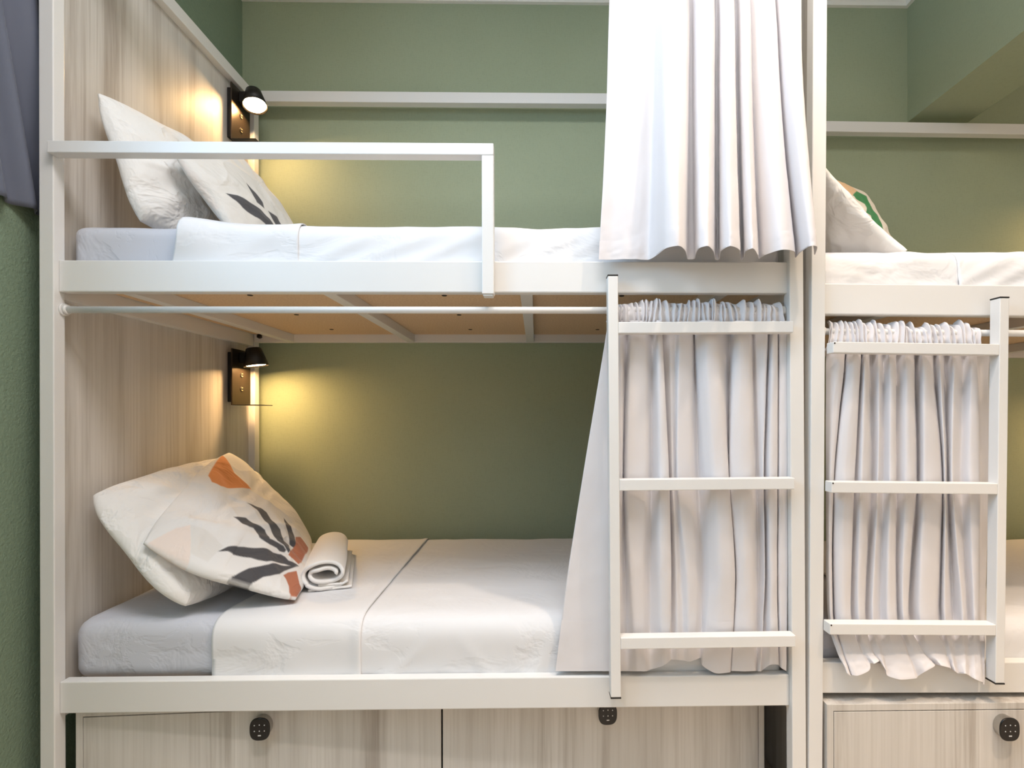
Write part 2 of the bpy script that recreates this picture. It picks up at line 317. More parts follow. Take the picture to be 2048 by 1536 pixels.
PRINTS = {'low_print': [('grey', [(0.312, 0.619), (0.319, 0.594), (0.344, 0.55), (0.338, 0.494), (0.344, 0.438), (0.344, 0.406), (0.319, 0.381), (0.281, 0.35), (0.288, 0.306), (0.294, 0.25), (0.281, 0.219), (0.263, 0.225), (0.25, 0.256), (0.256, 0.281), (0.244, 0.331), (0.25, 0.375), (0.256, 0.413), (0.294, 0.45), (0.3, 0.475), (0.288, 0.5), (0.281, 0.544), (0.294, 0.581)]), ('grey', [(0.469, 0.6), (0.488, 0.562), (0.506, 0.506), (0.506, 0.456), (0.469, 0.413), (0.438, 0.369), (0.431, 0.319), (0.375, 0.288), (0.344, 0.263), (0.356, 0.219), (0.294, 0.194), (0.275, 0.2), (0.288, 0.225), (0.3, 0.25), (0.3, 0.3), (0.338, 0.344), (0.375, 0.375), (0.413, 0.431), (0.444, 0.481), (0.463, 0.525), (0.469, 0.569)]), ('grey', [(0.606, 0.331), (0.581, 0.281), (0.531, 0.244), (0.488, 0.206), (0.4, 0.175), (0.375, 0.175), (0.369, 0.194), (0.369, 0.219), (0.425, 0.244), (0.481, 0.269), (0.506, 0.3)]), ('grey', [(0.081, 0.588), (0.1, 0.569), (0.119, 0.55), (0.138, 0.513), (0.163, 0.463), (0.181, 0.406), (0.2, 0.356), (0.206, 0.319), (0.206, 0.288), (0.238, 0.238), (0.238, 0.206), (0.225, 0.175), (0.238, 0.113), (0.238, 0.094), (0.2, 0.131), (0.188, 0.188), (0.156, 0.238), (0.125, 0.294), (0.119, 0.344), (0.119, 0.394), (0.106, 0.444), (0.094, 0.494), (0.094, 0.537)]), ('grey', [(0.0, 0.444), (0.013, 0.419), (0.038, 0.394), (0.062, 0.369), (0.088, 0.319), (0.113, 0.275), (0.144, 0.238), (0.163, 0.2), (0.188, 0.163), (0.225, 0.1), (0.169, 0.144), (0.138, 0.163), (0.088, 0.181), (0.056, 0.225), (0.038, 0.263), (0.013, 0.288), (0.0, 0.312), (0.0, 0.35), (0.0, 0.4)]), ('terra', [(0.5, 0.2), (0.569, 0.163), (0.575, 0.131), (0.581, 0.075), (0.519, 0.075), (0.388, 0.094), (0.288, 0.094), (0.25, 0.106), (0.256, 0.15), (0.263, 0.194), (0.306, 0.194), (0.4, 0.181)]), ('terra', [(0.1, 0.156), (0.144, 0.138), (0.188, 0.094), (0.15, 0.062), (0.113, 0.031), (0.1, 0.0), (0.038, 0.0), (0.006, 0.0), (0.0, 0.038), (0.013, 0.062), (0.05, 0.088), (0.088, 0.131)]), ('amber', [(0.9, 0.994), (0.713, 0.8), (0.681, 0.631), (0.575, 0.731), (0.513, 0.806), (0.513, 0.869), (0.569, 0.919), (0.725, 0.95)]), ('blush', [(0.0, 0.975), (0.056, 0.925), (0.119, 0.875), (0.15, 0.812), (0.031, 0.725), (0.0, 0.7), (0.0, 0.794)]), ('blush2', [(0.15, 0.812), (0.15, 0.75), (0.144, 0.644), (0.119, 0.575), (0.025, 0.606), (0.031, 0.725)])], 'up_print': [('grey', [(0.081, 0.419), (0.163, 0.4), (0.25, 0.35), (0.35, 0.312), (0.4, 0.244), (0.406, 0.156), (0.363, 0.113), (0.306, 0.175), (0.219, 0.2), (0.144, 0.269), (0.1, 0.35)]), ('grey', [(0.45, 0.331), (0.55, 0.306), (0.575, 0.213), (0.463, 0.163), (0.45, 0.269)]), ('grey', [(0.419, 0.588), (0.45, 0.5), (0.45, 0.406), (0.413, 0.338), (0.356, 0.381), (0.388, 0.488)]), ('blush', [(0.0, 0.869), (0.006, 0.663), (0.0, 0.4), (0.0, 0.275), (0.0, 0.444), (0.0, 0.694)])], 'r_print': [('green', [(0.719, 0.925), (0.869, 0.906), (0.775, 0.763), (0.831, 0.681), (0.788, 0.537), (0.775, 0.419), (0.675, 0.375), (0.575, 0.394), (0.581, 0.5), (0.656, 0.562), (0.663, 0.631), (0.606, 0.65), (0.7, 0.769), (0.644, 0.788), (0.537, 0.819)]), ('sand', [(0.331, 0.988), (0.425, 0.988), (0.7, 0.988), (0.763, 0.925), (0.719, 0.925), (0.537, 0.819), (0.413, 0.881)]), ('sand', [(0.775, 0.419), (0.775, 0.325), (0.719, 0.356), (0.675, 0.375)])]}
PIL = dict(
 low_white=([(-.985,.05,.648),(-1.02,.74,.66),(-1.225,.76,1.03),(-1.302,.10,.975)],.085,.06,11,-.05,.015,.06),
 low_print=([(-.722,.155,.648),(-.93,.74,.69),(-1.185,.60,1.055),(-1.102,.055,.84)],.07,.05,23,-.12,.008,.0),
 up_white=([(-1.15,.11,1.765),(-1.12,.74,1.77),(-1.20,.70,2.175),(-1.270,.105,2.136)],.085,.05,31,-.02,.011,.01),
 up_print=([(-.93,.20,1.765),(-.86,.66,1.765),(-1.12,.53,2.18),(-1.09,.16,2.0)],.065,.045,42,-.035,.006,.0),
 r_white=([(1.105,.11,1.685),(1.09,.42,1.69),(.92,.42,1.90),(.858,.12,1.945)],.012,.045,51,.09,.018,.0),
 r_print=([(1.06,.46,1.69),(1.415,.53,1.69),(1.29,.60,2.065),(.985,.47,2.08)],.05,.05,63,-.05,.008,.02),
)

# ------------------------------------------------------------------ the room
WX0, WX1, WY0, WY1, ZC = -1.406, 3.25, -2.75, 1.106, 3.262
def room():
    # left wall with a window opening in front of the beds
    wy0, wy1, wz0, wz1 = -1.85, -.45, 1.82, 2.75
    bm = bmesh.new()
    for d in ((WY0, wy0, 0, ZC), (wy1, WY1+.1, 0, ZC), (wy0, wy1, 0, wz0), (wy0, wy1, wz1, ZC)):
        bm_box(bm, WX0-.16, WX0, d[0], d[1], d[2], d[3])
    struct(part('wall_left', bm, M['stucco']))
    for nm, d in (('wall_back', (WX0, WX1+.1, WY1, WY1+.1, 0, ZC)), ('wall_right', (WX1, WX1+.1, WY0, WY1, 0, ZC)), ('wall_front', (WX0-.1, WX1+.1, WY0-.1, WY0, 0, ZC))):
        bm = bmesh.new(); bm_box(bm, *d); struct(part(nm, bm, M['ceiling'] if nm in ('wall_front', 'wall_right') else M['wall']))  # unseen front and right walls set white for less green bounce, more fill
    bm = bmesh.new(); bm_box(bm, WX0-.2, WX1+.1, WY0-.1, WY1+.1, -.1, 0); struct(part('floor', bm, M['floor']))
    bm = bmesh.new(); bm_box(bm, WX0-.2, WX1+.1, WY0-.1, WY1+.1, ZC, ZC+.1); struct(part('ceiling', bm, M['ceiling']))
    # window frame and pane
    bm = bmesh.new(); X0, X1 = WX0-.11, WX0-.05
    for d in ((wy0, wy0+.06, wz0, wz1), (wy1-.06, wy1, wz0, wz1), (wy0, wy1, wz0, wz0+.06), (wy0, wy1, wz1-.06, wz1), ((wy0+wy1)/2-.03, (wy0+wy1)/2+.03, wz0, wz1)):
        bm_box(bm, X0, X1, d[0], d[1], d[2], d[3], .004)
    w = struct(part('window_1', bm, M['metal']))
    # green ceiling beam running towards the viewer
    bm = bmesh.new(); bm_box(bm, 1.822, 2.118, WY0, WY1, 2.63, ZC); struct(part('trim_beam', bm, M['wall']))
    # cornice: stepped profile, mitred where it meets the beam
    def corn(nm, p0, p1, inward):
        prof = [(0, 0), (.018, 0), (.022, .014), (.045, .040), (.060, .052), (.066, .075), (0, .075)]
        bm = bmesh.new(); rows = []
        for P, sgn in ((p0, 1), (p1, -1)):
            d = (Vector(p1)-Vector(p0)).normalized()
            rows.append([bm.verts.new(Vector((P[0], P[1], ZC-.075))+Vector(inward)*a+d*sgn*a+Vector((0, 0, b))) for a, b in prof])
        k = len(prof)
        for i in range(k): bm.faces.new((rows[0][i], rows[0][(i+1) % k], rows[1][(i+1) % k], rows[1][i]))
        bm.faces.new(rows[0]); bm.faces.new(rows[1])
        struct(part(nm, bm, M['ceiling']))
    corn('trim_1', (WX0, WY1, 0), (1.822, WY1, 0), (0, -1, 0))
    corn('trim_2', (WX0, WY0, 0), (WX0, WY1, 0), (1, 0, 0))
    corn('trim_3', (1.822, WY0, 0), (1.822, WY1, 0), (-1, 0, 0))
    corn('trim_4', (2.118, WY1, 0), (WX1, WY1, 0), (0, -1, 0))
room()

# ------------------------------------------------------------------ bunk beds
FY = .015            # front face of the side rails, just behind the front of the posts
def bunk(x0, x1, zl, zu, zt, slats, lean, left_panel):
    """x0..x1 outer width; zl/zu undersides of lower/upper frame; zt top of the frame"""
    root = empty('bunk_bed', ((x0+x1)/2, .5, 0)); w = .039; YB = 1.052; m = M['metal']
    for sx in (0, 1):
        for (y0, y1) in ((0, .035), (YB-.04, YB)):
            bm = bmesh.new(); X = x0 if sx == 0 else x1-w
            bm_box(bm, X, X+w, y0, y1, 0, zt, .0025)
            if sx and y0 == 0 and lean: shear_x(bm, .344, 0, 1.571, lean)
            p = part('post', bm, m, root)
    RH, RT = .0865, .03
    for z in (zl, zu):
        boxpart('side_rail', (x0+w, x1-w, FY, FY+RT, z, z+RH), m, root, .003)
        boxpart('side_rail', (x0+w, x1-w, 1.006, 1.04, z, z+RH), m, root, .003)
        for X in (x0+.006, x1-.036):
            boxpart('end_rail', (X, X+.03, .036, YB-.041, z-.018, z+.05), m, root, .002)
        boxpart('bunk_board', (x0+w+.002, x1-w-.002, FY+RT, 1.006, z+.036, z+.05), M['board'], root, 0)
        for X in slats:
            boxpart('slat', (X-.035, X, FY+RT, 1.006, z+.0005, z+.036), m, root, .0015)
    for (d) in ((x0+w, x1-w, 1.006, 1.046, zt-.05, zt), (x0+w, x1-w, .0, .035, zt-.05, zt), (x0, x0+w, .035, YB-.04, zt-.05, zt), (x1-w, x1, .035, YB-.04, zt-.05, zt)):
        boxpart('top_rail', d, m, root, .0025)
    if left_panel:
        boxpart('headboard_panel', (x0+.002, x0+.010, .036, YB-.04, zl-.01, zt-.0505), M['wood'], root, 0)
    # curtain rods with end flanges, one per bunk
    for z, y in ((zu-.046, .03), (zt-.09, .012)):
        bm = bmesh.new(); bm_cyl(bm, (x0+w, y, z), (x1-w, y, z), .0095, seg=20)
        r = part('curtain_rod', bm, m, root)
        for X, s in ((x0+w, 1), (x1-w, -1)):
            bm = bmesh.new(); bm_cyl(bm, (X, y, z), (X+.005*s, y, z), .017, seg=20); bm_cyl(bm, (X+.005*s, y, z), (X+.014*s, y, z), .0125, seg=20)
            part('rod_flange', bm, m, r)
    return root
def add_ladder(root, xs, w, ztop, zbot, rungs, xe, side):
    """one stringer at xs..xs+w; rungs from the stringer to xe; everything in front of the rails"""
    m = M['metal']; Y0, Y1 = -.033, -.0005
    bm = bmesh.new(); bm_box(bm, xs, xs+w, Y0, Y1, zbot, ztop, .002)
    lad = part('ladder', bm, m, root)
    for z0, z1 in ((ztop, ztop+.004), (zbot-.004, zbot)):
        bm = bmesh.new(); bm_box(bm, xs-.0005, xs+w+.0005, Y0-.0005, Y1+.0005, z0, z1, .001); part('end_cap', bm, M['black'], lad)
    for z, zz in rungs:
        bm = bmesh.new()
        a, b = (xs+w, xe) if side > 0 else (xe, xs)
        bm_box(bm, a, b, Y0, Y1, z, zz, .002)
        part('rung', bm, m, lad)
        if side < 0:
            bm = bmesh.new(); bm_cyl(bm, (xe+.004, Y0-.0006, zz-.004), (xe+.004, Y0+.002, zz-.004), .0022, seg=10); part('screw', bm, M['dark'], lad)
    return lad
def lean_piece(o, root, ang, px, pz):
    """rack a welded-on piece a little, about a point of the bed frame"""
    c = Vector((px, 0, pz))-root.location; R_ = Matrix.Rotation(ang, 4, 'Y')
    M4 = Matrix.Translation(c) @ R_ @ Matrix.Translation(-c)
    for q in [o]+list(o.children): q.data.transform(M4)

bed = bunk(-1.339, .7435, .3885, 1.5385, 2.70, (-1.116, -.561, -.009, .545), -.005, True)
tag(bed, 'white metal bunk bed with a guard rail, filling the left and middle of the picture', 'bunk bed', 'bunk beds')
# guard rail of the upper bunk: square tube that turns down over the rail
bm = bmesh.new(); bm_box(bm, -1.2995, -.113, -.02, .0145, 1.901, 1.933, .002); g = part('guard_rail', bm, M['metal'], bed)
bm = bmesh.new(); bm_box(bm, -.145, -.113, -.02, .0145, 1.527, 1.9005, .002); part('guard_upright', bm, M['metal'], g)
bm = bmesh.new(); bm_box(bm, -.142, -.116, -.016, .013, 1.522, 1.527, .001); part('end_cap', bm, M['metal'], g)
lad = add_ladder(bed, .196, .0275, 1.5725, .4425, ((1.4185, 1.449), (.996, 1.0265), (.571, .602)), .697, 1)
lean_piece(lad, bed, -.0052, .21, 1.0)
for z in (2.672, 1.565):                                   # bolt heads at the back corner
    bm = bmesh.new(); bm_cyl(bm, (-1.272, 1.006, z), (-1.272, .994, z), .011, seg=6); bm_cyl(bm, (-1.272, .994, z), (-1.272, .990, z), .008, .004, seg=16)
    part('bolt', bm, M['chrome'] if z > 2 else M['dark'], bed)
for X in (-.888, -.286, .27):                              # screws that hold the upper board
    for Y in (.21, .526, .861):
        bm = bmesh.new(); bm_cyl(bm, (X, Y, 1.5745), (X, Y, 1.5725), .009, .007, seg=14); part('screw', bm, M['dark'], bed)

bedr = bunk(.757, 2.86, .4055, 1.4625, 2.566, (1.0, 1.55, 2.1, 2.65), 0, True)
tag(bedr, 'white metal bunk bed at the right, cut off by the right edge of the picture', 'bunk bed', 'bunk beds')
ladr = add_ladder(bedr, 1.252, .0255, 1.502, .4575, ((1.347, 1.377), (.969, .999), (.586, .616)), .797, -1)
lean_piece(ladr, bedr, .006, 1.25, 1.0)
bedr.rotation_euler = (0, .0082, 0); bedr.location.x += -.0082*1.05; bedr.location.z += .0085
ROTR = bedr.rotation_euler.copy()

# ------------------------------------------------------------------ mattresses and bed linen
def soft_box(name, x0, x1, y0, y1, z0, z1, r, mat, seed, seg=(90, 40, 10), amp=.003):
    """rounded box with slightly uneven faces"""
    bm = bmesh.new()
    def face(nu, nv, fn):
        vs = [[bm.verts.new(fn(i/nu, j/nv)) for j in range(nv+1)] for i in range(nu+1)]
        for i in range(nu):
            for j in range(nv): bm.faces.new((vs[i][j], vs[i+1][j], vs[i+1][j+1], vs[i][j+1]))
    nx, ny, nz = seg; L = lambda a, b, t: a+(b-a)*t
    for z in (z0, z1): face(nx, ny, lambda s, t: (L(x0, x1, s), L(y0, y1, t), z))
    for y in (y0, y1): face(nx, nz, lambda s, t: (L(x0, x1, s), y, L(z0, z1, t)))
    for x in (x0, x1): face(ny, nz, lambda s, t: (x, L(y0, y1, s), L(z0, z1, t)))
    bmesh.ops.remove_doubles(bm, verts=bm.verts, dist=1e-5)
    co = np.array([v.co[:] for v in bm.verts])
    lo = np.array([x0+r, y0+r, z0+r]); hi = np.array([x1-r, y1-r, z1-r])
    c = np.clip(co, lo, hi); d = co-c; ln = np.linalg.norm(d, axis=1, keepdims=True); ln[ln == 0] = 1
    n = d/ln; h = amp*(wob(co[:, 0]*2, co[:, 1]*2+co[:, 2]*3, seed, 4, 1)[:, None])
    new = c+n*(r+h)
    for v, p in zip(bm.verts, new): v.co = p
    return part(name, bm, mat, None, True)
def drape(name, xs, prof, off, mat, seed, parent=None, amp=.003, left_slant=None, extra=None, thick=.003):
    """cloth over a mattress: profile of (y, z) from front hem over the top to the back, swept along x"""
    pr = np.asarray(prof, float); d = np.r_[0, np.cumsum(np.linalg.norm(np.diff(pr, axis=0), axis=1))]
    nv = max(40, int(d[-1]/.012)); s = np.linspace(0, d[-1], nv)
    y = np.interp(s, d, pr[:, 0]); z = np.interp(s, d, pr[:, 1])
    k = np.array([1, 2, 3, 2, 1.])/9                               # soften the corner
    for _ in range(2):
        yy = np.convolve(np.pad(y, 2, 'edge'), k, 'valid'); zz = np.convolve(np.pad(z, 2, 'edge'), k, 'valid'); y, z = yy, zz
    ty, tz = np.gradient(y), np.gradient(z); l = np.hypot(ty, tz)+1e-9; ny, nz = -tz/l, ty/l
    X, S = np.meshgrid(xs, s, indexing='ij')
    if left_slant is not None:
        X = X + left_slant(S)*(1-(X-xs[0])/(xs[-1]-xs[0]))
    h = off+amp*wob(X*3, S*3, seed, 4, 1)
    if extra is not None: h = h+extra(X, S)
    P = np.stack([X, y[None]+ny[None]*h, z[None]+nz[None]*h], -1)
    return grid_mesh(name, P, mat, parent, thick=thick)

# lower left bunk
mat1 = soft_box('mattress', -1.313, .695, .060, .995, .446, .622, .045, M['fitted'], 3)
tag(mat1, 'pale grey mattress on the lower bunk of the left bed, under the leaning pillows', 'mattress', 'mattresses')
PROF = [(.055, .456), (.053, .585), (.062, .613), (.10, .6225), (.55, .626), (.97, .628), (.992, .615), (.999, .54)]
def low_extra(X, S):
    fr = np.exp(-((S-.03)/.07)**2)
    c = 0
    for (x0, a, w_) in ((-.36, 1.1, .02), (-.17, -.8, .018), (.02, .6, .02), (-.7, .9, .02)):
        q = (X-x0)-(S-.06)*a; c = c+np.exp(-(q/w_)**2)
    ring = np.exp(-((X+.02-.55*(S-.45))/.05)**2)*np.exp(-((S-.45)/.15)**2)
    return fr*.0035*c+.0022*ring+.0012*(1-np.abs(wob(X*1.3, S*3.0, 77, 3, 1)))**4
sheet1 = drape('bed_sheet', np.linspace(-.905, .690, 150), PROF, .0065, M['sheet'], 5, left_slant=lambda s: .045*smooth01((s-.14)/.5), amp=.0022, extra=low_extra)
tag(sheet1, 'white top sheet spread flat over the lower left mattress, from pillows to curtain', 'sheet', 'bed sheets')
band = drape('turned_down_band', np.linspace(-.908, -.492, 60), PROF, .0088, M['sheet'], 6, sheet1, thick=.002, left_slant=lambda s: .045*smooth01((s-.14)/.5), amp=.0018, extra=lambda X, S: .002*np.exp(-((S-.03)/.08)**2)*np.sin(16*X+9*S)+ .004*smooth01((X+.56)/.06)*np.exp(-((X+.5)/.02)**2))

# upper left bunk
mat2 = soft_box('mattress', -1.308, .690, .060, .995, 1.592, 1.738, .030, M['fitted'], 13, amp=.0025)
tag(mat2, 'bluish white mattress end on the upper bunk, behind the guard rail', 'mattress', 'mattresses')
PROFU = [(.0555, 1.59), (.053, 1.70), (.057, 1.727), (.085, 1.7385), (.5, 1.740), (.97, 1.740), (.993, 1.73), (.999, 1.66)]
def up_extra(X, S):
    f = np.exp(-((S-.04)/.10)**2); c = 0
    for (x0, a, w_, k) in ((-.56, 2.2, .030, 1), (-.42, 2.6, .034, .9), (-.27, 2.4, .03, 1), (-.10, 2.0, .028, .7), (.02, 1.9, .03, 1), (.12, 2.3, .03, .8)):
        q = (X-x0)-(S-.07)*a; c = c+k*np.exp(-(q/w_)**2)
    return f*.006*c+.004*np.exp(-((S-.13)/.05)**2)*wob(X*2.2, S*2, 91, 3, 1)
sheet2 = drape('bed_sheet', np.linspace(-.99, .690, 200), PROFU, .006, M['sheet'], 15, amp=.002, extra=up_extra)
tag(sheet2, 'white rumpled sheet on the upper bunk, running behind the guard rail to the curtain', 'sheet', 'bed sheets')
def flap(X, S):
    e = np.exp(-((X+1.0)/.11)**2)
    return .022*e*np.exp(-((S-.14)/.06)**2)+.004*np.sin(13*X+22*S)*np.exp(-((S-.06)/.08)**2)+.003*np.exp(-(((X+.80)-(S-.08)*1.7)/.04)**2)
drape('turned_down_band', np.linspace(-1.018, -.664, 70), PROFU, .0125, M['sheet'], 16, sheet2, left_slant=lambda s: .03*smooth01(s/.12), amp=.0018, extra=flap)

# right bed
def rlean(o):
    """the right bed stands slightly out of plumb; what lies on it follows"""
    T0 = Matrix.Translation(Vector((.757, 0, 0))) @ Matrix.Rotation(.0082, 4, 'Y') @ Matrix.Translation(Vector((-.757, 0, 0)))
    o.data.transform(T0)
mat3 = soft_box('mattress', .805, 2.80, .060, .995, 1.517, 1.672, .030, M['fitted'], 23, amp=.003)
tag(mat3, 'cream lit mattress on the upper bunk of the right bed', 'mattress', 'mattresses')
PROFR = [(a, b-.0715) for a, b in PROFU]
def r_extra(X, S):
    f = np.exp(-((S-.05)/.09)**2); c = 0
    for (x0, s0, a, w_) in ((.95, .10, -.33, .006), (1.0, .055, -.16, .005), (.9, .075, -.12, .006), (1.05, .02, .2, .006), (1.1, .12, .15, .007), (.95, .03, -.25, .005), (1.08, .085, -.08, .005)):
        c = c+np.exp(-(((S-s0)+(X-x0)*-a)/w_)**2)*np.exp(-((X-x0)/.16)**2)
    return f*.005*c+.006*np.exp(-((X-1.08)/.05)**2)*np.exp(-((S-.15)/.05)**2)
sheet3 = drape('bed_sheet', np.linspace(.822, 1.212, 110), PROFR, .006, M['sheet'], 25, amp=.002, extra=r_extra)
tag(sheet3, 'creased white sheet band beneath the pillows on the upper right bunk', 'sheet', 'bed sheets')
def r2_extra(X, S):
    f = np.exp(-((S-.05)/.1)**2); c = 0
    for x0 in np.arange(1.24, 2.8, .105): c = c+np.exp(-(((X-x0)-(S-.07)*1.9)/.026)**2)
    return f*.006*c
sheet4 = drape('bed_sheet', np.linspace(1.206, 2.79, 200), PROFR, .009, M['sheet'], 26, amp=.002, extra=r2_extra)
tag(sheet4, 'smooth white sheet with slanting folds at the right edge, upper right bunk', 'sheet', 'bed sheets')
mat4 = soft_box('mattress', .805, 2.80, .062, .995, .462, .610, .04, M['fitted'], 33, amp=.004)
tag(mat4, 'warm lit mattress on the lower bunk of the right bed, beyond its ladder', 'mattress', 'mattresses')
PROFL = [(a, b-.015) for a, b in PROF]
sheet5 = drape('bed_sheet', np.linspace(1.05, 2.79, 120), PROFL, .0065, M['sheet'], 35, amp=.003)
tag(sheet5, 'white sheet on the lower bunk of the right bed, glimpsed right of its ladder', 'sheet', 'bed sheets')
# ------------------------------------------------------------------ pillows
PC = dict(grey=lin(78,77,80)[:3], terra=lin(178,112,84)[:3], amber=lin(214,140,84)[:3], blush=lin(228,214,205)[:3], blush2=lin(218,215,211)[:3], green=lin(58,132,78)[:3], sand=lin(226,190,150)[:3])
def pil(key, label, mat, prints=False, n=70, ground=lin(224,222,220)[:3]):
    c, tf, tb, seed, bow, wr, rnd = PIL[key]
    pr = [(PC[a], b) for a, b in PRINTS[key]] if prints else None
    o = make_pillow('pillow', c, tf, tb, seed, mat, n, pr, ground, bow, wr, rnd)
    return tag(o, label, 'pillow', 'pillows on the bunks')
pil('low_white', 'plain white pillow propped against the headboard on the lower left bunk', M['pillow'], n=130)
pil('low_print', 'white pillow printed with dark leaves and terracotta, leaning on a plain pillow, lower bunk', M['print'], True, 200)
pil('up_white', 'plain white pillow standing at the headboard of the upper bunk, above the guard rail', M['pillow'], n=130)
pil('up_print', 'pale grey pillow with dark leaf print on the upper bunk, behind the guard rail', M['print'], True, 160, lin(216,213,208)[:3])
pil('r_white', 'crumpled plain pillow on the upper right bunk, beside the post', M['pillow'], n=130)
pil('r_print', 'pillow with a green printed border at the back of the upper right bunk', M['print'], True, 150, lin(228,219,206)[:3])

# ------------------------------------------------------------------ rolled towel
def towel():
    p0 = np.array([-.680, .262, 0]); p1 = np.array([-.815, .690, 0]); d = p1-p0; L = np.linalg.norm(d); d /= L
    side = np.array([d[1], -d[0], 0])                      # points to the right
    z0 = .640
    # spiral cross-section, outer wrap first, flattened by its own weight
    turns, n = 1.9, 150; th = np.linspace(0, turns*2*PI, n)
    rx = .073-.021*th/(2*PI); rz = .050-.0205*th/(2*PI)
    cx = -rx*np.cos(th+4.0); cz = rz*np.sin(th+4.0)+.050
    cx = np.where(cz < .02, cx*1.06, cx)
    cz = np.maximum(cz, .003)
    m = 46; ts = np.linspace(0, 1, m); P = np.zeros((m, n, 3))
    for i, t in enumerate(ts):
        k = 1+.03*math.sin(4*t)-.10*t; e = .006*np.sin(3*th+1)*(1 if t < .03 else .25)
        j = .0016*wob(th, np.full(n, t*3), 8, 3, .35)
        P[i] = p0+d*(L*t)+side[None]*((cx+np.sign(cx)*j)*k)[:, None]+np.array([0, 0, 1.])*((cz+j)*(1-.02*t)+z0)[:, None]+d[None]*e[:, None]
    o = grid_mesh('towel', P, M['towel'], None, thick=.011)
    # loose tail of the towel, folded in layers under the roll
    for q, (w0, w1, zz) in enumerate(((-.05, .082, .004), (-.02, .070, .016))):
        xs = np.linspace(w0, w1, 26); P = np.zeros((m, 26, 3))
        for i, t in enumerate(ts):
            w_ = .003*wob(xs*20, np.full(26, t*4), 40+q, 3, .4)
            P[i] = p0+d*(L*(.01+.97*t))+side[None]*xs[:, None]+np.array([0, 0, 1.])*(z0-.004+zz+w_+.010*np.exp(-((xs-w1)/.012)**2)*math.sin(5*t+q))[:, None]
        grid_mesh('towel_fold', P, M['towel'], o, thick=.007)
    return tag(o, 'rolled white towel lying beside the leaf print pillow on the lower bunk', 'towel')
towel()

# ------------------------------------------------------------------ curtains
def fold_curtain(name, rows, zs_rows, n_u, n_v, mat, thick=.0016, parent=None, wr=.0015, seed=1):
    """rows: list of arrays (k,3) of fold control points, from top to hem"""
    cu = [catmull(r, n_u) for r in rows]
    A = np.stack(cu, 0)                                              # (rows, n_u, 3)
    t = np.linspace(0, len(rows)-1, n_v); out = np.zeros((n_v, n_u, 3))
    for j in range(n_u): out[:, j] = catmull(A[:, j], n_v)
    u = np.linspace(0, 1, n_u)[None]; v = np.linspace(0, 1, n_v)[:, None]
    out[..., 1] += wr*wob(u*9, v*5+0*u, seed, 4, 1)*smooth01(v*4)
    return grid_mesh(name, out, mat, parent, thick=thick), out
def hem_part(out, r0, mat, parent, off=.0014, thick=.0010):
    P = out[r0:].copy(); P[..., 1] -= off; P[-1, :, 2] -= .001
    o = grid_mesh('hem', P, mat, parent, thick=thick); o.modifiers['thickness'].use_rim = False
    return o
def ruffle(x0, x1, yc, z0, z1, seed, mat, parent, cnt):
    """gathered heading around the rod: many narrow uneven puckers, scalloped on top"""
    r = np.random.RandomState(seed); k = cnt*2+1
    xs = np.cumsum(r.uniform(.3, 1.9, k)); xs = x0+(x1-x0)*(xs-xs[0])/(xs[-1]-xs[0])
    dep = np.where(np.arange(k) % 2 == 0, -1, 1)*r.uniform(.55, 1.2, k)
    hgt = r.uniform(-.7, 1.3, k)*np.where(np.arange(k) % 2 == 0, 1, .3)
    big = np.interp(xs, np.linspace(x0, x1, 9), r.uniform(-.4, 1.1, 9))
    slant = np.interp(xs, np.linspace(x0, x1, 14), r.uniform(-.016, .016, 14))+r.uniform(-.003, .003, k)
    rows = []
    for t, rad, y_off in ((0, .8, -.006), (.22, .7, -.012), (.45, .45, -.015), (.62, .75, -.013), (.8, 1.1, -.008), (.93, 1.2, -.002), (1.0, .9, .006)):
        sh = slant*(t-.45)
        z = z0+(z1-z0)*t+(hgt*.009+big*.010)*smooth01((t-.35)/.6)
        rows.append(np.stack([xs+sh+r.uniform(-.0015, .0015, k), yc+y_off+.0095*rad*dep, z], -1))
    n_u, n_v = cnt*18, 22
    A = np.stack([catmull(q, n_u) for q in rows], 0); out = np.zeros((n_v, n_u, 3))
    for j in range(n_u): out[:, j] = catmull(A[:, j], n_v)
    return grid_mesh('gathered_heading', out, mat, parent, thick=.0014)
# upper left curtain, hung from the top of the frame in front of the upper bunk
UPH = np.array([(x, y, .0) for x, y in UP_HEM]); UPT = np.array([(x, y, 0) for x, y in UP_TOP])
def lerp_row(t, z):
    q = UPT*(1-t)+UPH*t; q = q.copy(); q[:, 2] = z; return q
rod = UPT.copy(); rod[:, 0] = .215+(UPT[:, 0]-.2)*.93; rod[:, 1] = -.006+(UPT[:, 1]+.02)*.35; rod[:, 2] = 2.60
rows = [rod, lerp_row(0, 2.30), lerp_row(.22, 2.08), lerp_row(.55, 1.86), lerp_row(.88, 1.70), lerp_row(1.02, 1.621)]
rows[-1][:, 2] += np.interp(UPH[:, 0], [.17, .30, .42, .55, .74], [0, .001, .002, .0, .004])
cur1, out = fold_curtain('curtain', rows, None, 460, 120, M['curtain'], seed=4)
hem_part(out, 103, M['curtain'], cur1)
ruffle(.205, .625, .004, 2.575, 2.63, 9, M['curtain'], cur1, 34)
tag(cur1, 'long white curtain hanging from above in front of the upper bunk, left of the post', 'curtain', 'white bunk curtains')
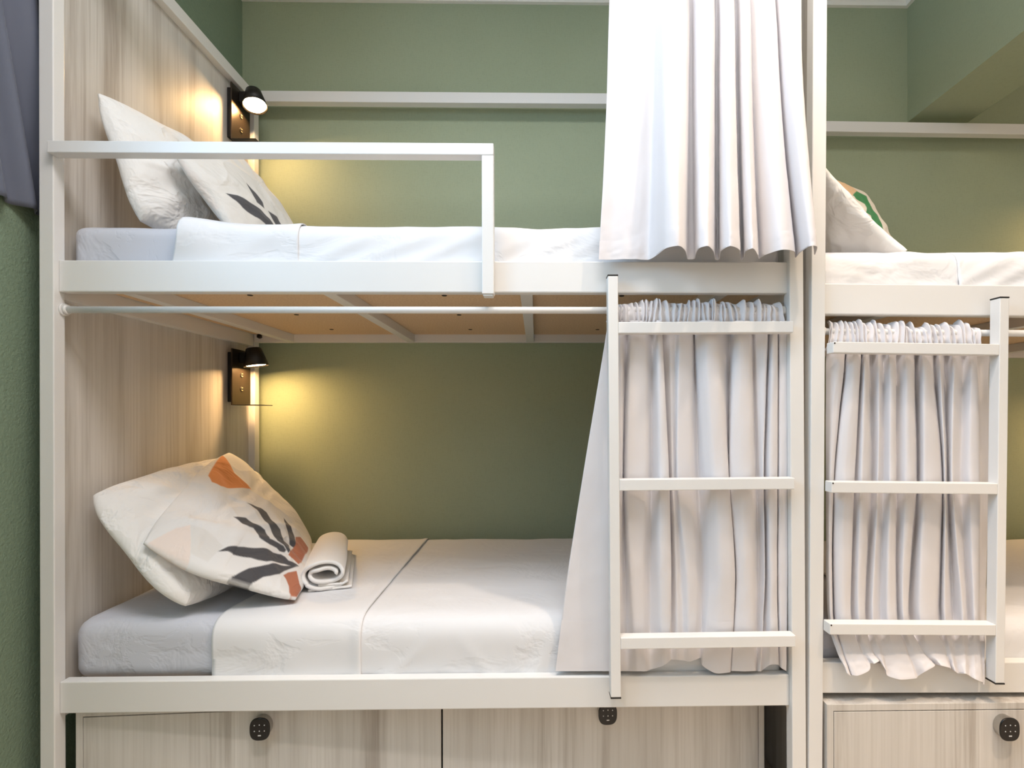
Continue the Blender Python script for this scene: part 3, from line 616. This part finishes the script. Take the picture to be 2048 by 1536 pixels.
# lower left curtain, behind the ladder
def rows_from(tab, nr): 
    t = np.array(tab, float).reshape(len(tab), nr, 3); return [t[:, i] for i in range(nr)]
R4 = rows_from(LOW_L, 4)
top = R4[0].copy(); top[:, 2] = 1.462; top[:, 1] = .022+(top[:, 1]-.025)*.5
r1 = R4[0].copy()
cur2, out = fold_curtain('curtain', [top]+R4, None, 470, 130, M['curtain'], seed=14)
hem_part(out, 112, M['curtain'], cur2)
ruffle(.214, .689, .031, 1.448, 1.515, 19, M['curtain'], cur2, 32)
tag(cur2, 'white curtain gathered behind the ladder of the left bed, lower bunk', 'curtain', 'white bunk curtains')
R5 = rows_from(LOW_R, 5)
top = R5[0].copy(); top[:, 2] = 1.392; top[:, 1] = .022+(top[:, 1]-.025)*.5
cur3, out = fold_curtain('curtain', [top]+R5, None, 470, 130, M['curtain'], seed=24)
hem_part(out, 114, M['curtain'], cur3)
ruffle(.815, 1.245, .031, 1.376, 1.450, 29, M['curtain'], cur3, 29)
tag(cur3, 'white curtain behind the right ladder, its hem spilling over the lower rail', 'curtain', 'white bunk curtains')
# grey window curtain along the left wall
ys = np.linspace(-.62, .16, 150); zs = np.linspace(1.765, 2.75, 60); P = np.zeros((60, 150, 3))
for i, z in enumerate(zs):
    t = (z-zs[0])/(zs[-1]-zs[0]); q = ys+.20*t
    f = .5+.5*np.sin(2*PI*q/.105+.9*np.sin(2*PI*q/.31)); f = f**1.3
    P[i, :, 0] = WX0+.006+.046*f*(.75+.25*t); P[i, :, 1] = ys; P[i, :, 2] = z
gc = grid_mesh('window_curtain', P, M['grey_curtain'], None, thick=.003)
tag(gc, 'dark slate grey curtain at the left edge, hanging along the green wall', 'curtain')

# ------------------------------------------------------------------ reading lamps
def reading_lamp(tilt_y, tilt_x, label):
    """wall box with a bronze cover plate, phone shelf and swivelling cone shade; plate faces +x. Local origin: plate centre on the panel"""
    r = empty('reading_lamp', (0, 0, 0)); tag(r, label, 'reading lamp', 'reading lamps')
    boxpart('back_box', (0, .024, -.056, .056, -.108, .108), M['lamp_black'], r, .003)
    pl = boxpart('cover_plate', (.024, .030, -.072, .072, -.122, .122), M['plate'], r, .0012)
    boxpart('phone_shelf', (.030, .130, -.070, .072, -.1225, -.1195), M['lamp_black'], r, .0008)
    for z in (.012, -.050):
        bm = bmesh.new(); bm_cyl(bm, (.030, .0, z), (.0325, .0, z), .011, seg=20); bm_box(bm, .0325, .0335, -.005, .005, z-.007, z-.004, 0, 1); bm_box(bm, .0325, .0335, -.005, .005, z+.004, z+.007, 0, 1)
        part('charging_port' if z < 0 else 'switch', bm, [M['lamp_black'], M['socket_mark']], r)
    bm = bmesh.new(); bm_box(bm, .030, .072, -.022, .022, .062, .112, .004); part('swivel_arm', bm, M['lamp_black'], r)
    # shade, modelled pointing down around its own pivot, then tilted
    piv = Vector((.087, 0, .098)); R_ = Matrix.Translation(piv) @ Euler((tilt_x, tilt_y, 0)).to_matrix().to_4x4()
    bm = bmesh.new(); seg = 40
    prof = [(.0, .034), (.026, .034), (.031, .030), (.051, -.047), (.0485, -.047), (.029, .022), (.0, .024)]
    prev = None
    for (rr, z) in prof:
        ring = [bm.verts.new((rr*math.cos(2*PI*k/seg), rr*math.sin(2*PI*k/seg), z)) for k in range(seg)] if rr > 0 else [bm.verts.new((0, 0, z))]
        if prev:
            for k in range(seg):
                a, b = prev[k % len(prev)], prev[(k+1) % len(prev)]; c, d = ring[(k+1) % len(ring)], ring[k % len(ring)]
                vs = [q for q in dict.fromkeys((a, b, c, d))]
                if len(vs) > 2: bm.faces.new(vs)
        prev = ring
    bm.transform(R_); sh = part('lamp_shade', bm, M['lamp_black'], r, True)
    bm = bmesh.new(); bm_cyl(bm, (0, 0, -.036), (0, 0, -.041), .0425, .0440, seg=36); bm.transform(R_)
    part('bulb', bm, M['bulb'], sh)
    return r
PX_ = -1.339+.010
l1 = reading_lamp(-.20, -.20, 'lit black reading lamp on the headboard of the upper left bunk'); l1.location = (PX_, .902, 2.508)
l2 = reading_lamp(-.14, .03, 'lit black reading lamp under the upper bunk, over the printed pillow'); l2.location = (PX_, .902, 1.367)
l3 = reading_lamp(.0, -.1, 'lit reading lamp at the far end of the upper right bunk, past the right edge'); l3.location = (2.83, .902, 2.2); l3.rotation_euler = (0, 0, PI)
l4 = reading_lamp(-.1, 0, 'lit reading lamp at the far end of the lower right bunk, past the right edge'); l4.location = (2.83, .902, 1.25); l4.rotation_euler = (0, 0, PI)

# ------------------------------------------------------------------ storage lockers below the beds
def lock(x, z, parent):
    """keypad lock: chrome barrel, black rounded face with pale dots"""
    bm = bmesh.new(); n = 48
    def se(r, p=3.2):
        o = []
        for k in range(n):
            a = 2*PI*k/n; c, s = math.cos(a), math.sin(a)
            q = (abs(c)**p+abs(s)**p)**(-1/p); o.append((r*.92*q*c, r*1.06*q*s))
        return o
    rings = [(.0, .0285, 2.0, 0), (-.017, .0292, 2.2, 0), (-.022, .0300, 2.6, 0), (-.0245, .0292, 2.8, 1), (-.0255, .0275, 2.8, 1)]
    prev = None
    for y, r, p, mi in rings:
        ring = [bm.verts.new((x+a, y, z+b)) for a, b in se(r, p)]
        if prev:
            for k in range(n):
                f = bm.faces.new((prev[k], prev[(k+1) % n], ring[(k+1) % n], ring[k])); f.material_index = mi; f.smooth = True
        prev = ring
    f = bm.faces.new(prev); f.material_index = 1
    for (a, b) in ((-.0135, .012), (0, .013), (.0135, .012), (-.0135, -.004), (0, -.004), (.0135, -.004)):
        bm_cyl(bm, (x+a, -.0253, z+b), (x+a, -.0259, z+b), .0016, seg=10, mi=2)
    bm_box(bm, x-.004, x+.004, -.0259, -.0253, z-.0180, z-.0150, 0, 2)
    return part('keypad_lock', bm, [M['chrome'], M['gloss_black'], M['grey_mark']], parent)
def locker(loc, rot, W, H, D, doors, locks, label):
    r = empty('storage_locker', (0, 0, 0)); tag(r, label, 'locker', 'lockers under the beds')
    t = .018
    for nm, d in (('side_panel', (0, t, .0, D, 0, H)), ('side_panel', (W-t, W, 0, D, 0, H)), ('top_panel', (t, W-t, 0, D, H-t, H)), ('bottom_panel', (t, W-t, .002, D, .0, t)), ('back_panel', (t, W-t, D-.01, D, t, H-t))):
        boxpart(nm, d, M['wood'], r, .0008)
    for i, ((a, b), lx) in enumerate(zip(doors, locks)):
        dr = boxpart('door', (a+.0015, b-.0015, .0, .016, t+.0025, H-t-.0025), M['wood'], r, .0008)
        lock(lx, H-t-.042, dr)
    r.location = loc; r.rotation_euler = (0, 0, rot)
    return r
locker((-1.273, .034, 0), .056, 1.966, .386, .78, ((.018, .999), (1.001, 1.948)), (.501, 1.482), 'long pale wood locker with two doors under the left bed')
locker((.797, -.008, 0), 0, 1.98, .4035, .8, ((.018, .989), (.991, 1.962)), (.487, 1.5), 'pale wood locker under the right bed, partly out of the picture')

# ------------------------------------------------------------------ light
def area(name, loc, rot, size, power, col, sy=None, shape='DISK'):
    l = bpy.data.lights.new(name, 'AREA'); l.energy = power; l.color = col; l.shape = shape if sy is None else 'RECTANGLE'; l.size = size
    if sy is not None: l.size_y = sy
    o = bpy.data.objects.new(name, l); COL.objects.link(o); o.location = loc; o.rotation_euler = rot
    return o
WARM = (1, .79, .60); NEUT = (1, .96, .96); DAY = (.44, .71, 1)
def spot(name, loc, power, col, ang, r=.04):
    l = bpy.data.lights.new(name, 'SPOT'); l.energy = power; l.color = col; l.spot_size = math.radians(ang); l.spot_blend = .5; l.shadow_soft_size = r
    o = bpy.data.objects.new(name, l); COL.objects.link(o); o.location = loc; return o
spot('downlight_or_fill', (1.12, -.25, ZC-.02), 36, WARM, 84)
spot('downlight_or_fill', (.95, -.64, ZC-.02), 74, WARM, 90)
spot('downlight_or_fill', (1.3, -1.15, ZC-.02), 170, (1, .76, .55), 62, .06)  # added warm fill spot, unseen, to brighten the lower fronts on the right
spot('downlight_or_fill', (-.3, -1.15, ZC-.02), 85, (1, .88, .78), 62, .06)  # second added fill spot, lifts the lower fronts on the left
area('ceiling_fill', (.0, -.95, ZC-.03), (0, 0, 0), 1.3, 39, NEUT, .7)  # soft fill put in overhead to light the upper back wall
area('ceiling_fill', (2.1, -1.9, ZC-.03), (0, 0, 0), 1.0, 27, (1, .70, .47), .8)  # added warm fill for the right side and lower parts
area('window_daylight', (WX0-.14, -1.15, 2.285), (0, -PI/2, 0), .90, 42, DAY, 1.38)
w = bpy.data.worlds.new('World'); SC.world = w; w.use_nodes = True
bg = w.node_tree.nodes['Background']; bg.inputs['Color'].default_value = (.55, .72, 1, 1); bg.inputs['Strength'].default_value = .6

# ------------------------------------------------------------------ camera
cd = bpy.data.cameras.new('camera'); cam = bpy.data.objects.new('camera', cd); COL.objects.link(cam)
cd.sensor_fit = 'HORIZONTAL'; cd.sensor_width = 36; cd.lens = 36*1050/2048
cd.shift_x = (1024-1088.6)/2048; cd.shift_y = (830-768)/2048; cd.clip_start = .05
th, ro = .0158, .002
Fw = Vector((math.sin(th), math.cos(th), 0)); R0 = Vector((math.cos(th), -math.sin(th), 0)); U0 = Vector((0, 0, 1))
Rt = R0*math.cos(ro)-U0*math.sin(ro); Up = U0*math.cos(ro)+R0*math.sin(ro)
mw = Matrix((Rt, Up, -Fw)).transposed().to_4x4(); mw.translation = Vector((0, -1.4364, 1.2)); cam.matrix_world = mw
SC.camera = cam
vs = SC.view_settings; vs.view_transform = 'Standard'; vs.look = 'None'; vs.gamma = 1; vs.exposure = 0.08; vs.use_curve_mapping = False
SC.cycles.use_denoising = True; SC.cycles.max_bounces = 10; SC.cycles.diffuse_bounces = 6; SC.cycles.sample_clamp_indirect = 8
